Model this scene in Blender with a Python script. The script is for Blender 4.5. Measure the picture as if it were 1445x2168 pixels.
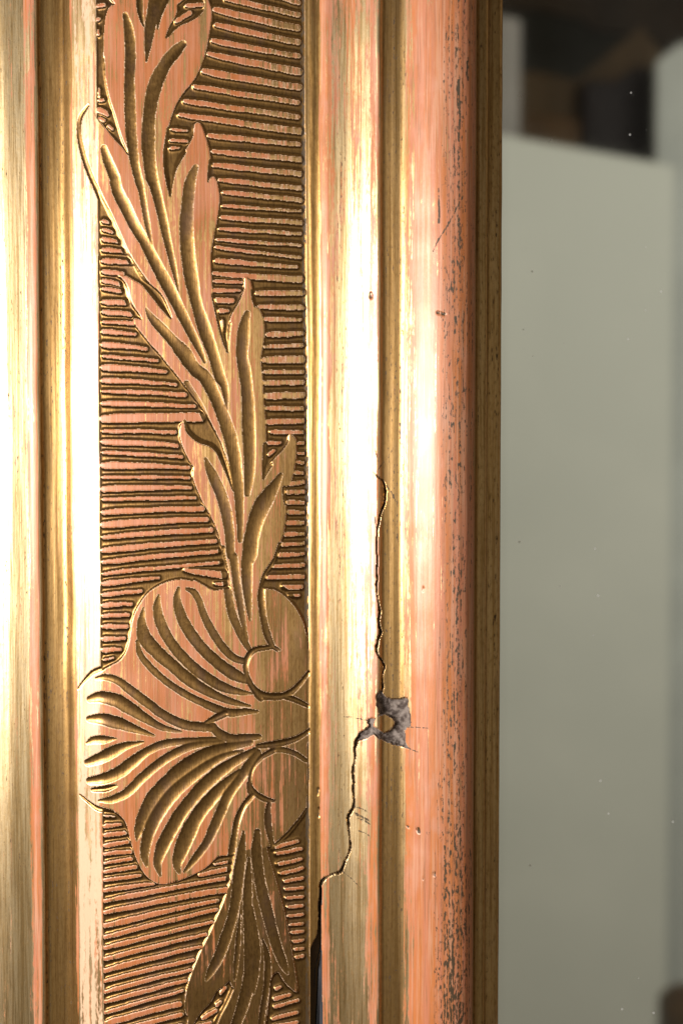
import bpy, math, random
import numpy as np
from mathutils import Vector

for o in list(bpy.data.objects):
    bpy.data.objects.remove(o, do_unlink=True)
scene = bpy.context.scene
COL = scene.collection
R = math.radians

# ------------------------------------------------------------------ camera
S = 1e-4                 # metres per unit on the frame face (0.1 mm)
D = 0.60                 # camera distance to the frame face
TH = R(4.7)              # camera looks slightly down
ZC = 1.50                # height of the looked-at point
W_IMG, H_IMG = 1445.0, 2168.0
cam_d = bpy.data.cameras.new('camera')
cam = bpy.data.objects.new('camera', cam_d)
COL.objects.link(cam)
cam.location = (0, -D * math.cos(TH), ZC + D * math.sin(TH))
cam.rotation_euler = (math.pi / 2 - TH, 0, 0)
cam_d.sensor_fit = 'VERTICAL'
cam_d.sensor_height = 36.0
cam_d.lens = 36.0 * D / (H_IMG * S)
cam_d.clip_start = 0.01
cam_d.clip_end = 60
cam_d.dof.use_dof = True
cam_d.dof.focus_distance = D
cam_d.dof.aperture_fstop = cam_d.lens / 4.0
scene.camera = cam

# ------------------------------------------------------------------ world and lamps
world = bpy.data.worlds.new('World')
scene.world = world
world.use_nodes = True
bg = world.node_tree.nodes['Background']
bg.inputs['Color'].default_value = (1.0, 0.84, 0.62, 1)
bg.inputs['Strength'].default_value = 0.29


def area(name, loc, target, sx, sy, power, color):
    d = bpy.data.lights.new(name, 'AREA')
    d.shape = 'RECTANGLE'
    d.size, d.size_y = sx, sy
    d.energy = power
    d.color = color
    o = bpy.data.objects.new(name, d)
    COL.objects.link(o)
    o.location = loc
    o.rotation_euler = (Vector(target) - Vector(loc)).to_track_quat('-Z', 'Y').to_euler()
    return o


area('studio_lamp', (-0.44, -0.36, ZC - 0.010), (0.0, 0.0, ZC), 0.17, 0.09, 4.5, (1.0, 0.975, 0.93))
area('board_fill', (0.7, -1.4, 2.0), (0.35, -3.0, 1.3), 0.4, 0.4, 20.0, (1.0, 0.98, 0.93))  # added fill light that brightens the reflected board; no such lamp seen

scene.view_settings.view_transform = 'Standard'
scene.view_settings.look = 'None'
scene.view_settings.exposure = 0.0
scene.view_settings.gamma = 1.0
scene.render.engine = 'CYCLES'
scene.render.resolution_x, scene.render.resolution_y = 682, 1024
scene.cycles.max_bounces = 6
scene.cycles.glossy_bounces = 4
scene.cycles.sample_clamp_indirect = 6

# ------------------------------------------------------------------ measuring helpers
CY, CZ = -D * math.cos(TH), D * math.sin(TH)


def unproj(p):
    """measured photo point(s) -> (u right, v down) on the frame face, in 0.1 mm."""
    p = np.atleast_2d(np.asarray(p, float))
    a = (p[:, 0] - W_IMG / 2) * S / D
    b = (H_IMG / 2 - p[:, 1]) * S / D
    dy = math.cos(TH) + b * math.sin(TH)
    dz = -math.sin(TH) + b * math.cos(TH)
    t = -CY / dy
    return np.stack([a * t / S, -(CZ + dz * t) / S], 1)


def catmull(pts, step=5.0, closed=False):
    P = np.asarray(pts, float)
    n = len(P)
    if n < 3 and not closed:
        m = max(2, int(np.linalg.norm(P[1, :2] - P[0, :2]) / step))
        t = np.linspace(0, 1, m + 1)[:, None]
        return P[0] * (1 - t) + P[1] * t
    out = []
    rng_ = range(n if closed else n - 1)
    for i in rng_:
        p1, p2 = P[i], P[(i + 1) % n]
        p0 = P[i - 1] if (i > 0 or closed) else 2 * p1 - p2
        p3 = P[(i + 2) % n] if (i + 2 < n or closed) else 2 * p2 - p1
        L = np.linalg.norm(p2[:2] - p1[:2])
        m = max(1, int(L / step))
        t = np.linspace(0, 1, m, endpoint=False)[:, None]
        # centripetal-ish tension to avoid overshoot
        d1 = np.linalg.norm(p1[:2] - p0[:2]) + 1e-6
        d3 = np.linalg.norm(p3[:2] - p2[:2]) + 1e-6
        m1 = (p2 - p0) / (d1 + L) * L
        m2 = (p3 - p1) / (L + d3) * L
        t2, t3 = t * t, t * t * t
        out.append((2 * t3 - 3 * t2 + 1) * p1 + (t3 - 2 * t2 + t) * m1 + (-2 * t3 + 3 * t2) * p2 + (t3 - t2) * m2)
    out = np.concatenate(out)
    if not closed:
        out = np.concatenate([out, P[-1:]])
    return out


# measuring windows: key -> (x0, y0, scale)
TW = {'A': (150, 0, 2.627), 'B': (150, 380, 2.627), 'C': (150, 760, 2.627), 'D': (150, 1140, 2.627),
      'E': (150, 1500, 2.627), 'F': (150, 1748, 2.627), 'G': (380, 1740, 4.817), 'H': (400, 1180, 5.16),
      'I': (400, 1440, 5.16), 'J': (160, 1200, 5.558), 'K': (190, 0, 5.558), 'L': (200, 440, 5.16),
      'M': (200, 740, 5.16), 'N': (200, 1640, 4.516), 'O': (160, 1440, 4.817), 'P': (0, 0, 1.0),
      'X': (640, 800, 3.141), 'Y': (640, 1400, 3.141), 'Z': (640, 1768, 3.141), 'T': (640, 0, 3.141),
      'Q': (400, 900, 5.16), 'R': (340, 600, 4.25), 'S': (340, 300, 4.25), 'U': (340, 0, 4.25)}


def px(spec):
    """'A 10,20 30,40 B 5,6,w' -> photo points (x, y[, half width])."""
    out, key, first = [], 'P', True
    for tok in spec.split():
        if tok in TW:
            key = tok
            continue
        v = [float(q) for q in tok.split(',')]
        x0, y0, s = TW[key]
        row = [x0 + v[0] / s, y0 + v[1] / s]
        if len(v) > 2:
            row.append(v[2])
        out.append(row)
    return out


def face(spec):
    P = px(spec)
    uv = unproj([q[:2] for q in P])
    if len(P[0]) > 2:
        return np.column_stack([uv, [q[2] for q in P]])
    return uv


# ------------------------------------------------------------------ moulding profile: (photo x at mid height, height)
PROF = [(-420, -150), (-400, -60), (-330, -28), (-200, -14), (-120, -30), (-60, -31), (-30, -20), (-10, -9), (8, -3.0), (18, -0.6), (30, 0.2), (45, 0.5), (58, 0.8), (66, 2.0), (74, 3.9), (80, 4.6), (86, 3.0),
        (91, -3), (98, -7.0), (108, -8.0), (120, -7.5), (132, -6.4), (140, -3.4), (147, 3.5), (152, 8.4), (156, 11.0), (162, 13.6), (175, 18.7), (190, 24.6), (204, 30.2), (212, 33.2), (222, 35.4),
        (260, 39.5), (320, 43.5), (400, 45.5), (480, 45.2), (560, 42.0), (620, 37.0), (646, 34.0), (653, 32.8), (656, 33.2), (660, 34.3), (668, 34.9), (676, 36.4), (684, 42.0), (692, 45.4), (700, 46.6), (716, 48.0),
        (735, 51.0), (755, 58.8), (775, 68.2), (792, 75.6), (799, 78.0), (803, 77.4), (808, 73.5), (814, 71.8), (822, 72.0), (834, 73.4), (843, 73.8), (850, 75.6), (857, 80.4),
(866, 88.0), (880, 99.0), (895, 108.0), (910, 115.0), (925, 120.0), (940, 123.0), (955, 124.0), (968, 123.4), (980, 120.0), (988, 116.4), (994, 109.5), (999, 96), (1002, 72), (1003, 40.0)]
px_, pz_ = np.array(PROF, float).T
pu_ = (px_ - W_IMG / 2) * (1 - pz_ * S / D)


def pchip(x, y):
    h = np.diff(x)
    dlt = np.diff(y) / h
    d = np.zeros_like(y)
    for i in range(1, len(x) - 1):
        if dlt[i - 1] * dlt[i] > 0:
            w1, w2 = 2 * h[i] + h[i - 1], h[i] + 2 * h[i - 1]
            d[i] = (w1 + w2) / (w1 / dlt[i - 1] + w2 / dlt[i])
    d[0], d[-1] = dlt[0], dlt[-1]

    def f(q):
        q = np.asarray(q, float)
        i = np.clip(np.searchsorted(x, q) - 1, 0, len(h) - 1)
        t = (q - x[i]) / h[i]
        return ((1 + 2 * t) * (1 - t) ** 2 * y[i] + t * (1 - t) ** 2 * h[i] * d[i]
                + t * t * (3 - 2 * t) * y[i + 1] + t * t * (t - 1) * h[i] * d[i + 1])
    return f


base_0 = pchip(pu_, pz_)


def base_h(u, v=None):
    """section height; the hand-run mouldings wander slightly along their length."""
    if v is None:
        return base_0(u)
    wob = vnoise(u * 0.004, v, 1.0, 150, 91) * 2.4 + vnoise(u * 0.01, v, 1.0, 45, 92) * 0.9
    return base_0(np.clip(u + wob, pu_[0], pu_[-1]))



def U(x):
    """photo x at mid height -> u on the moulding."""
    return float(np.interp(x, px_, pu_))


# ------------------------------------------------------------------ noise in numpy
RNG = np.random.default_rng(7)


def vnoise(u, v, su, sv, seed):
    r = np.random.default_rng(seed)
    G = r.random((256, 256))
    a, b = u / su + 1000.3, v / sv + 1000.7
    i, j = np.floor(a).astype(int), np.floor(b).astype(int)
    f, g = a - i, b - j
    f, g = f * f * (3 - 2 * f), g * g * (3 - 2 * g)
    i0, i1, j0, j1 = i % 256, (i + 1) % 256, j % 256, (j + 1) % 256
    return ((G[i0, j0] * (1 - f) + G[i1, j0] * f) * (1 - g) + (G[i0, j1] * (1 - f) + G[i1, j1] * f) * g) - 0.5


# ------------------------------------------------------------------ rasters
class Grid:
    def __init__(self, u0, u1, v0, v1, du, dv):
        self.u = np.linspace(u0, u1, int(round((u1 - u0) / du)) + 1)
        self.v = np.linspace(v0, v1, int(round((v1 - v0) / dv)) + 1)
        self.du, self.dv = self.u[1] - self.u[0], self.v[1] - self.v[0]
        self.shape = (len(self.v), len(self.u))
        self.UU, self.VV = np.meshgrid(self.u, self.v)

    def win(self, ulo, uhi, vlo, vhi):
        i0 = max(0, int((ulo - self.u[0]) / self.du)); i1 = min(len(self.u), int((uhi - self.u[0]) / self.du) + 2)
        j0 = max(0, int((vlo - self.v[0]) / self.dv)); j1 = min(len(self.v), int((vhi - self.v[0]) / self.dv) + 2)
        if i0 >= i1 or j0 >= j1:
            return None
        return slice(j0, j1), slice(i0, i1)

    def dist(self, arr, line, margin, ids=None, idv=0):
        """min-in the distance to a polyline, less its half width when it has one."""
        W = line.shape[1] > 2
        for k in range(len(line) - 1):
            a, b = line[k], line[k + 1]
            m = margin + (max(a[2], b[2]) if W else 0)
            w = self.win(min(a[0], b[0]) - m, max(a[0], b[0]) + m, min(a[1], b[1]) - m, max(a[1], b[1]) + m)
            if w is None:
                continue
            x, y = self.UU[w] - a[0], self.VV[w] - a[1]
            ex, ey = b[0] - a[0], b[1] - a[1]
            t = np.clip((x * ex + y * ey) / (ex * ex + ey * ey + 1e-9), 0, 1)
            d = np.hypot(x - t * ex, y - t * ey)
            if W:
                d = d - (a[2] * (1 - t) + b[2] * t)
            s = arr[w]
            if ids is not None:
                better = d < s
                ids[w][better] = idv
            np.minimum(s, d, out=s)

    def cut(self, arr, line, kd, dmax, power=0.8):
        """gouge: line rows (u, v, half width); arr takes the greatest depth."""
        for k in range(len(line) - 1):
            a, b = line[k], line[k + 1]
            m = max(a[2], b[2]) + 1
            w = self.win(min(a[0], b[0]) - m, max(a[0], b[0]) + m, min(a[1], b[1]) - m, max(a[1], b[1]) + m)
            if w is None:
                continue
            x, y = self.UU[w] - a[0], self.VV[w] - a[1]
            ex, ey = b[0] - a[0], b[1] - a[1]
            t = np.clip((x * ex + y * ey) / (ex * ex + ey * ey + 1e-9), 0, 1)
            d = np.hypot(x - t * ex, y - t * ey)
            hw = a[2] * (1 - t) + b[2] * t + 1e-6
            q = np.clip(1 - (d / hw) ** 2, 0, 1) ** power * np.minimum(kd * hw, dmax)
            np.maximum(arr[w], q, out=arr[w])

    def fill(self, poly):
        tog = np.zeros((self.shape[0], self.shape[1] + 1), np.int32)
        n = len(poly)
        for k in range(n):
            (x0, y0), (x1, y1) = poly[k][:2], poly[(k + 1) % n][:2]
            if y0 == y1:
                continue
            if y0 > y1:
                x0, y0, x1, y1 = x1, y1, x0, y0
            j0 = int(np.ceil((y0 - self.v[0]) / self.dv)); j1 = int(np.ceil((y1 - self.v[0]) / self.dv))
            j = np.arange(max(j0, 0), min(j1, self.shape[0]))
            if len(j) == 0:
                continue
            xc = x0 + (self.v[j] - y0) / (y1 - y0) * (x1 - x0)
            i = np.clip(np.ceil((xc - self.u[0]) / self.du).astype(int), 0, self.shape[1])
            np.add.at(tog, (j, i), 1)
        return (np.cumsum(tog, 1)[:, :-1] % 2) == 1


# ------------------------------------------------------------------ scene graph helpers
def empty(name, loc, label, cat, group=None):
    o = bpy.data.objects.new(name, None)
    COL.objects.link(o)
    o.location = loc
    o['label'] = label
    o['category'] = cat
    if group:
        o['group'] = group
    return o


def mesh_obj(name, me, mat, parent=None):
    o = bpy.data.objects.new(name, me)
    COL.objects.link(o)
    if mat:
        me.materials.append(mat)
    if parent:
        o.parent = parent
    return o


FRAME_LOC = Vector((0, 0, ZC))


def to_local(u, v, h):
    return np.stack([u * S, -h * S, -v * S], -1)


def sheet(name, verts, normals, faces, attrs, mat, parent):
    """faces (n,4) into verts; keeps only used verts."""
    used, inv = np.unique(faces, return_inverse=True)
    f = inv.reshape(faces.shape).astype(np.int32)
    me = bpy.data.meshes.new(name)
    n, k = len(used), len(f)
    me.vertices.add(n)
    me.vertices.foreach_set('co', verts[used].astype(np.float32).ravel())
    me.loops.add(k * 4)
    me.loops.foreach_set('vertex_index', f.ravel())
    me.polygons.add(k)
    me.polygons.foreach_set('loop_start', np.arange(0, 4 * k, 4, dtype=np.int32))
    me.update(calc_edges=True)
    me.polygons.foreach_set('use_smooth', np.ones(k, bool))
    me.normals_split_custom_set_from_vertices(normals[used].astype(np.float32))
    for an, av in attrs.items():
        at = me.attributes.new(an, 'FLOAT', 'POINT')
        at.data.foreach_set('value', av[used].astype(np.float32))
    return mesh_obj(name, me, mat, parent)


def grid_arrays(g, H):
    v = to_local(g.UU, g.VV, H).reshape(-1, 3)
    gv, gu = np.gradient(H, g.dv, g.du)
    nn = np.stack([-gu, -np.ones_like(H), gv], -1)       # local axes: x=u, y=-h, z=-v
    nn /= np.linalg.norm(nn, axis=-1, keepdims=True)
    nv, nu = g.shape
    idx = np.arange(nv * nu).reshape(nv, nu)
    f = np.stack([idx[:-1, :-1], idx[1:, :-1], idx[1:, 1:], idx[:-1, 1:]], -1)
    return v, nn.reshape(-1, 3), f


# ------------------------------------------------------------------ materials
def new_mat(name):
    m = bpy.data.materials.new(name)
    m.use_nodes = True
    nt = m.node_tree
    return m, nt, nt.nodes['Principled BSDF']


class NT:
    def __init__(self, nt):
        self.nt = nt

    def n(self, t, **kw):
        o = self.nt.nodes.new(t)
        for k, v in kw.items():
            setattr(o, k, v)
        return o

    def l(self, a, b):
        self.nt.links.new(a, b)

    def math(self, op, a, b=None, clamp=False):
        o = self.n('ShaderNodeMath', operation=op, use_clamp=clamp)
        for i, q in enumerate((a, b)):
            if q is None:
                continue
            if hasattr(q, 'is_output'):
                self.l(q, o.inputs[i])
            else:
                o.inputs[i].default_value = q
        return o.outputs[0]

    def noise(self, coord, sx, sy, sz, detail=3.0, rough=0.55, off=0.0):
        """sizes in 0.1 mm units of the frame face."""
        mp = self.n('ShaderNodeMapping')
        mp.inputs['Scale'].default_value = (1 / (sx * S), 1 / (sy * S), 1 / (sz * S))
        mp.inputs['Location'].default_value = (off, off * 1.7, off * 0.6)
        self.l(coord, mp.inputs['Vector'])
        o = self.n('ShaderNodeTexNoise')
        o.inputs['Scale'].default_value = 1.0
        o.inputs['Detail'].default_value = detail
        o.inputs['Roughness'].default_value = rough
        self.l(mp.outputs[0], o.inputs['Vector'])
        return o.outputs[0]

    def smooth(self, v, lo, hi):
        o = self.n('ShaderNodeMapRange', interpolation_type='SMOOTHSTEP')
        self.l(v, o.inputs['Value'])
        o.inputs['From Min'].default_value = lo
        o.inputs['From Max'].default_value = hi
        return o.outputs[0]

    def mix(self, f, a, b):
        o = self.n('ShaderNodeMix', data_type='RGBA')
        self.l(f, o.inputs[0])
        for i, q in ((6, a), (7, b)):
            if hasattr(q, 'is_output'):
                self.l(q, o.inputs[i])
            else:
                o.inputs[i].default_value = (*q, 1)
        return o.outputs[2]

    def mixf(self, f, a, b):
        o = self.n('ShaderNodeMix', data_type='FLOAT')
        self.l(f, o.inputs[0])
        for i, q in ((2, a), (3, b)):
            if hasattr(q, 'is_output'):
                self.l(q, o.inputs[i])
            else:
                o.inputs[i].default_value = q
        return o.outputs[0]


def gilt_material():
    m, nt, bs = new_mat('worn_gilding_over_bole')
    N = NT(nt)
    co = N.n('ShaderNodeTexCoord').outputs['Object']
    wear = N.n('ShaderNodeAttribute', attribute_name='wear').outputs['Fac']
    dirt = N.n('ShaderNodeAttribute', attribute_name='dirt').outputs['Fac']
    sA = N.noise(co, 3.2, 20, 170, 3, 0.6)          # fine burnishing streaks
    sB = N.noise(co, 13, 60, 520, 3, 0.55, 3.1)     # broad streaks
    sC = N.noise(co, 42, 60, 110, 4, 0.6, 7.7)      # rubbed patches
    sD = N.noise(co, 4.5, 8, 14, 3, 0.65, 1.3)      # specks
    a = N.math('MULTIPLY', N.math('SUBTRACT', sA, 0.5), 1.25)
    b = N.math('MULTIPLY', N.math('SUBTRACT', sB, 0.5), 1.0)
    c = N.math('MULTIPLY', N.math('SUBTRACT', sC, 0.5), 0.9)
    d = N.math('MULTIPLY', N.math('SUBTRACT', sD, 0.5), 0.55)
    s = N.math('ADD', N.math('ADD', a, b), N.math('ADD', c, d))
    wm = N.math('ADD', wear, s)
    sG = N.noise(co, 7, 30, 300, 4, 0.72, 15.5)
    wm = N.math('ADD', wm, N.math('MULTIPLY', N.math('SUBTRACT', sG, 0.5), 1.1))
    mask = N.smooth(wm, 0.38, 0.62)
    matte = N.n('ShaderNodeAttribute', attribute_name='matte').outputs['Fac']
    rub_shine = N.n('ShaderNodeAttribute', attribute_name='rub_shine').outputs['Fac']
    sF = N.noise(co, 6.5, 30, 420, 4, 0.7, 5.5)
    sE = N.noise(co, 2.8, 12, 130, 3, 0.65, 9.3)
    bole = N.mix(N.smooth(sB, 0.38, 0.62), (0.62, 0.225, 0.120), (0.62, 0.200, 0.058))
    bole = N.mix(N.smooth(sC, 0.50, 0.75), bole, (0.64, 0.275, 0.165))
    bole = N.mix(N.math('MULTIPLY', N.smooth(sE, 0.50, 0.66), 0.55), bole, (0.27, 0.125, 0.05))
    bole = N.mix(N.math('MULTIPLY', matte, 0.8), bole, N.mix(N.smooth(sF, 0.42, 0.6), (0.60, 0.205, 0.080), (0.46, 0.145, 0.036)))
    bole = N.mix(N.math('MULTIPLY', N.smooth(sG, 0.50, 0.62), N.mixf(matte, 0.7, 0.2)), bole, (0.70, 0.36, 0.22))
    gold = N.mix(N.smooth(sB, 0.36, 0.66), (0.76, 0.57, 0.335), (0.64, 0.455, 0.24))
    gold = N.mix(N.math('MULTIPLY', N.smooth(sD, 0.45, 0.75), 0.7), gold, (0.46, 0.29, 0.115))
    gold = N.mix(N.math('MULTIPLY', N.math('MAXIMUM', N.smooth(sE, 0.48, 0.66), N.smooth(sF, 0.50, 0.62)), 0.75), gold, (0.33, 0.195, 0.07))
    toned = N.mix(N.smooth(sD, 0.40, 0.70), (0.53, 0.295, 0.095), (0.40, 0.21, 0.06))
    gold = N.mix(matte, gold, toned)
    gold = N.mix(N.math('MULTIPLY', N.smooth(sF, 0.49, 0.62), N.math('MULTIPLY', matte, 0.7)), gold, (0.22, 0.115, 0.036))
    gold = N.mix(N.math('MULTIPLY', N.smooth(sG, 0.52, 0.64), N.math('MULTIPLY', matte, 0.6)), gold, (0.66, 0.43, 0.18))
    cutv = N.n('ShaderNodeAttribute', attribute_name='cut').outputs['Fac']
    dark_gold = N.mix(N.smooth(sD, 0.40, 0.70), (0.265, 0.143, 0.046), (0.175, 0.09, 0.028))  # darker brown gilding where the cut attribute is high
    dark_gold = N.mix(N.math('MULTIPLY', N.smooth(sC, 0.5, 0.7), 0.6), dark_gold, (0.19, 0.105, 0.065))
    gold = N.mix(cutv, gold, dark_gold)
    col = N.mix(mask, gold, bole)
    rb = N.smooth(N.math('ADD', rub_shine, N.math('MULTIPLY', N.math('SUBTRACT', sD, 0.5), 0.9)), 0.28, 0.55)
    col = N.mix(rb, col, (0.80, 0.54, 0.35))  # pale gesso on worn edges; painted highlight on ridges and fillet
    dm = N.smooth(N.math('ADD', dirt, N.math('ADD', N.math('MULTIPLY', N.math('SUBTRACT', sD, 0.5), 2.2),
                                            N.math('MULTIPLY', N.math('SUBTRACT', sA, 0.5), 1.4))), 0.45, 0.68)
    dm = N.math('MULTIPLY', dm, N.smooth(dirt, 0.02, 0.15))
    col = N.mix(dm, col, (0.075, 0.042, 0.015))
    N.l(col, bs.inputs['Base Color'])
    met = N.mixf(mask, N.mixf(matte, 1.0, 0.92), 0.10)
    met = N.math('MULTIPLY', N.math('MULTIPLY', met, N.mixf(dm, 1.0, 0.25)), N.mixf(rb, 1.0, 0.15))
    N.l(met, bs.inputs['Metallic'])
    rg = N.mixf(matte, N.math('ADD', 0.22, N.math('ADD', N.math('MULTIPLY', sD, 0.16), N.math('MULTIPLY', sF, 0.14))), 0.31)
    rgh = N.n('ShaderNodeAttribute', attribute_name='flat').outputs['Fac']
    rg = N.mixf(rgh, rg, 0.40)
    ro = N.mixf(mask, rg, N.math('ADD', 0.26, N.math('MULTIPLY', sC, 0.2)))
    ro = N.mixf(dm, ro, 0.6)
    N.l(ro, bs.inputs['Roughness'])
    bs.inputs['Anisotropic'].default_value = 0.72
    bs.inputs['Specular IOR Level'].default_value = 0.6
    tg = N.n('ShaderNodeCombineXYZ')
    tg.inputs[0].default_value = 1.0
    N.l(tg.outputs[0], bs.inputs['Tangent'])
    bu = N.n('ShaderNodeBump')
    bu.inputs['Strength'].default_value = 0.5
    bu.inputs['Distance'].default_value = 6e-5
    hh = N.math('ADD', N.math('ADD', N.math('MULTIPLY', sF, 0.7), N.math('MULTIPLY', sA, 0.5)), N.math('ADD', N.math('MULTIPLY', sD, 0.35), N.math('MULTIPLY', mask, -0.2)))
    N.l(hh, bu.inputs['Height'])
    N.l(bu.outputs[0], bs.inputs['Normal'])
    return m


def simple(name, col, rough, metal=0.0, n_amt=0.3, sizes=(60, 60, 60), col2=None, bump=0.0, spec=0.15):
    m, nt, bs = new_mat(name)
    N = NT(nt)
    co = N.n('ShaderNodeTexCoord').outputs['Object']
    s = N.noise(co, *sizes, 4, 0.6)
    c2 = col2 or tuple(q * (1 - n_amt) for q in col)
    N.l(N.mix(N.smooth(s, 0.35, 0.65), col, c2), bs.inputs['Base Color'])
    bs.inputs['Roughness'].default_value = rough
    bs.inputs['Metallic'].default_value = metal
    bs.inputs['Specular IOR Level'].default_value = spec
    if bump:
        bu = N.n('ShaderNodeBump')
        bu.inputs['Strength'].default_value = 0.8
        bu.inputs['Distance'].default_value = bump
        N.l(s, bu.inputs['Height'])
        N.l(bu.outputs[0], bs.inputs['Normal'])
    return m


M_GILT = gilt_material()
M_FILL = simple('exposed_gesso', (0.29, 0.235, 0.205), 0.9, sizes=(12, 12, 12), col2=(0.085, 0.062, 0.053), bump=3e-4)
M_WOODGREY = simple('aged_grey_wood', (0.075, 0.075, 0.085), 0.7, sizes=(8, 30, 200), col2=(0.03, 0.028, 0.03), bump=2e-4)
M_CORE = simple('raw_frame_wood', (0.20, 0.12, 0.06), 0.7, sizes=(20, 20, 300))

# ------------------------------------------------------------------ the frame
frame = empty('picture_frame', FRAME_LOC, 'upright side of an old carved gilt frame with worn red bole beside the mirror', 'frame')
V0, V1 = -1240.0, 1260.0

# --- carving data (photo measurements) --------------------------------------
LEAF_UP = px('K 330,-700 300,-250 250,-60 262,0 320,75 270,85 225,150 195,300 180,560 185,800 215,1000 260,1200 320,1380 400,1640 '
             'A 326,862 290,820 A 240,768 200,715 150,655 118,600 108,578 100,610 68,650 55,720 65,800 90,900 130,1010 '
             'B 170,80 215,170 265,280 312,385 355,460 405,545 L 640,840 760,960 860,1205 780,1120 690,1000 600,895 530,838 450,790 370,745 '
             '320,738 272,752 330,790 362,860 390,960 430,1060 485,1130 528,1210 450,1205 430,1240 452,1262 500,1325 570,1410 650,1510 '
             'M 700,10 800,135 920,280 1010,400 1110,530 1200,660 1260,760 1340,900 1400,1020 C 880,610 905,720 880,640 845,545 800,478 720,443 662,392 640,337 '
             '622,352 612,390 617,440 642,510 672,568 688,590 684,640 702,700 742,790 792,880 824,960 852,1060 D 880,170 895,300 920,420 955,510 995,600 '
             'D 1060,590 1130,600 1090,510 1065,420 1055,310 1065,240 1085,190 1110,160 1140,110 C 1142,1085 1170,1010 1190,940 1200,820 1190,740 1188,712 '
             '1220,690 1248,590 1256,500 1250,432 1215,412 1214,445 1190,490 1130,552 1095,602 1076,652 1085,560 1090,450 1085,330 1075,200 1070,100 '
             'B 1060,1000 1068,940 1080,860 1075,780 1052,718 1028,702 1015,620 1002,562 986,545 970,545 970,600 940,680 900,750 880,830 874,945 '
             '860,895 830,780 800,660 790,560 785,430 800,330 820,220 832,100 A 822,1030 818,1012 802,986 778,992 784,900 774,830 750,750 726,692 706,685 '
             '692,702 688,760 658,820 602,900 578,980 560,1085 550,1020 536,940 536,830 550,720 580,620 622,540 700,440 750,320 775,200 790,80 766,0 740,-150 700,-380')
HOLE_TOP = px('K 905,482 930,390 965,310 1010,240 1045,150 1042,80 1080,50 1140,0 1180,-60 1330,-60 1352,20 1362,100 1340,170 1270,235 1180,285 1090,320 1000,395 950,450')
PALM = px('J 50,1415 120,1322 220,1235 330,1188 430,1138 530,1080 600,990 642,880 662,760 682,620 722,500 792,380 880,272 1000,192 1120,142 1260,120 1400,142 '
          'D 690,218 745,248 800,275 855,268 H 640,300 850,322 920,327 1040,392 1150,492 1212,592 1260,700 1290,820 1302,950 1316,1100 1318,1500 '
          'I 1300,600 1296,1000 1290,1320 E 1312,548 1272,608 1205,688 1132,742 1000,760 885,792 825,800 790,832 742,872 660,912 580,942 500,952 425,905 372,812 342,722 312,612 262,562 182,545 120,522 58,475')
LEAF_LO = px('I 640,1180 690,1195 760,1250 870,1290 G 870,-200 880,0 882,130 910,300 950,430 1000,600 1050,780 1090,950 1130,1150 1160,1350 1192,1550 1206,1695 1180,1692 1130,1650 1080,1600 1040,1535 1010,1486 '
             '970,1500 935,1560 922,1700 902,1900 882,2062 850,2500 300,2500 338,2062 380,1950 450,1832 500,1730 540,1620 520,1572 470,1620 390,1680 320,1800 240,1882 185,1960 135,2062 '
             '110,2300 60,2300 82,2062 100,1925 75,1902 64,1850 75,1700 110,1560 170,1400 240,1240 320,1080 390,920 460,760 510,600 550,400 580,200 615,0 650,-120')
MID_PETAL = px('D 40,820 160,742 250,758 330,800 420,865 520,942 640,992 790,1015 E 850,140 850,152 720,178 600,218 510,282 430,352 345,440 265,500 170,510 40,470')
DISC_A = px('D 1150,588 1080,590 1015,612 982,660 978,720 1000,790 1050,848 1110,870 1190,858 1265,805 1330,725 1330,560')
DISC_B = px('E 1150,235 1100,250 1042,282 1008,330 1005,400 1040,448 1085,480 1130,492 1115,560 1110,640 1125,740 1205,688 1272,608 1330,530 1330,285 1230,232')

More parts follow.
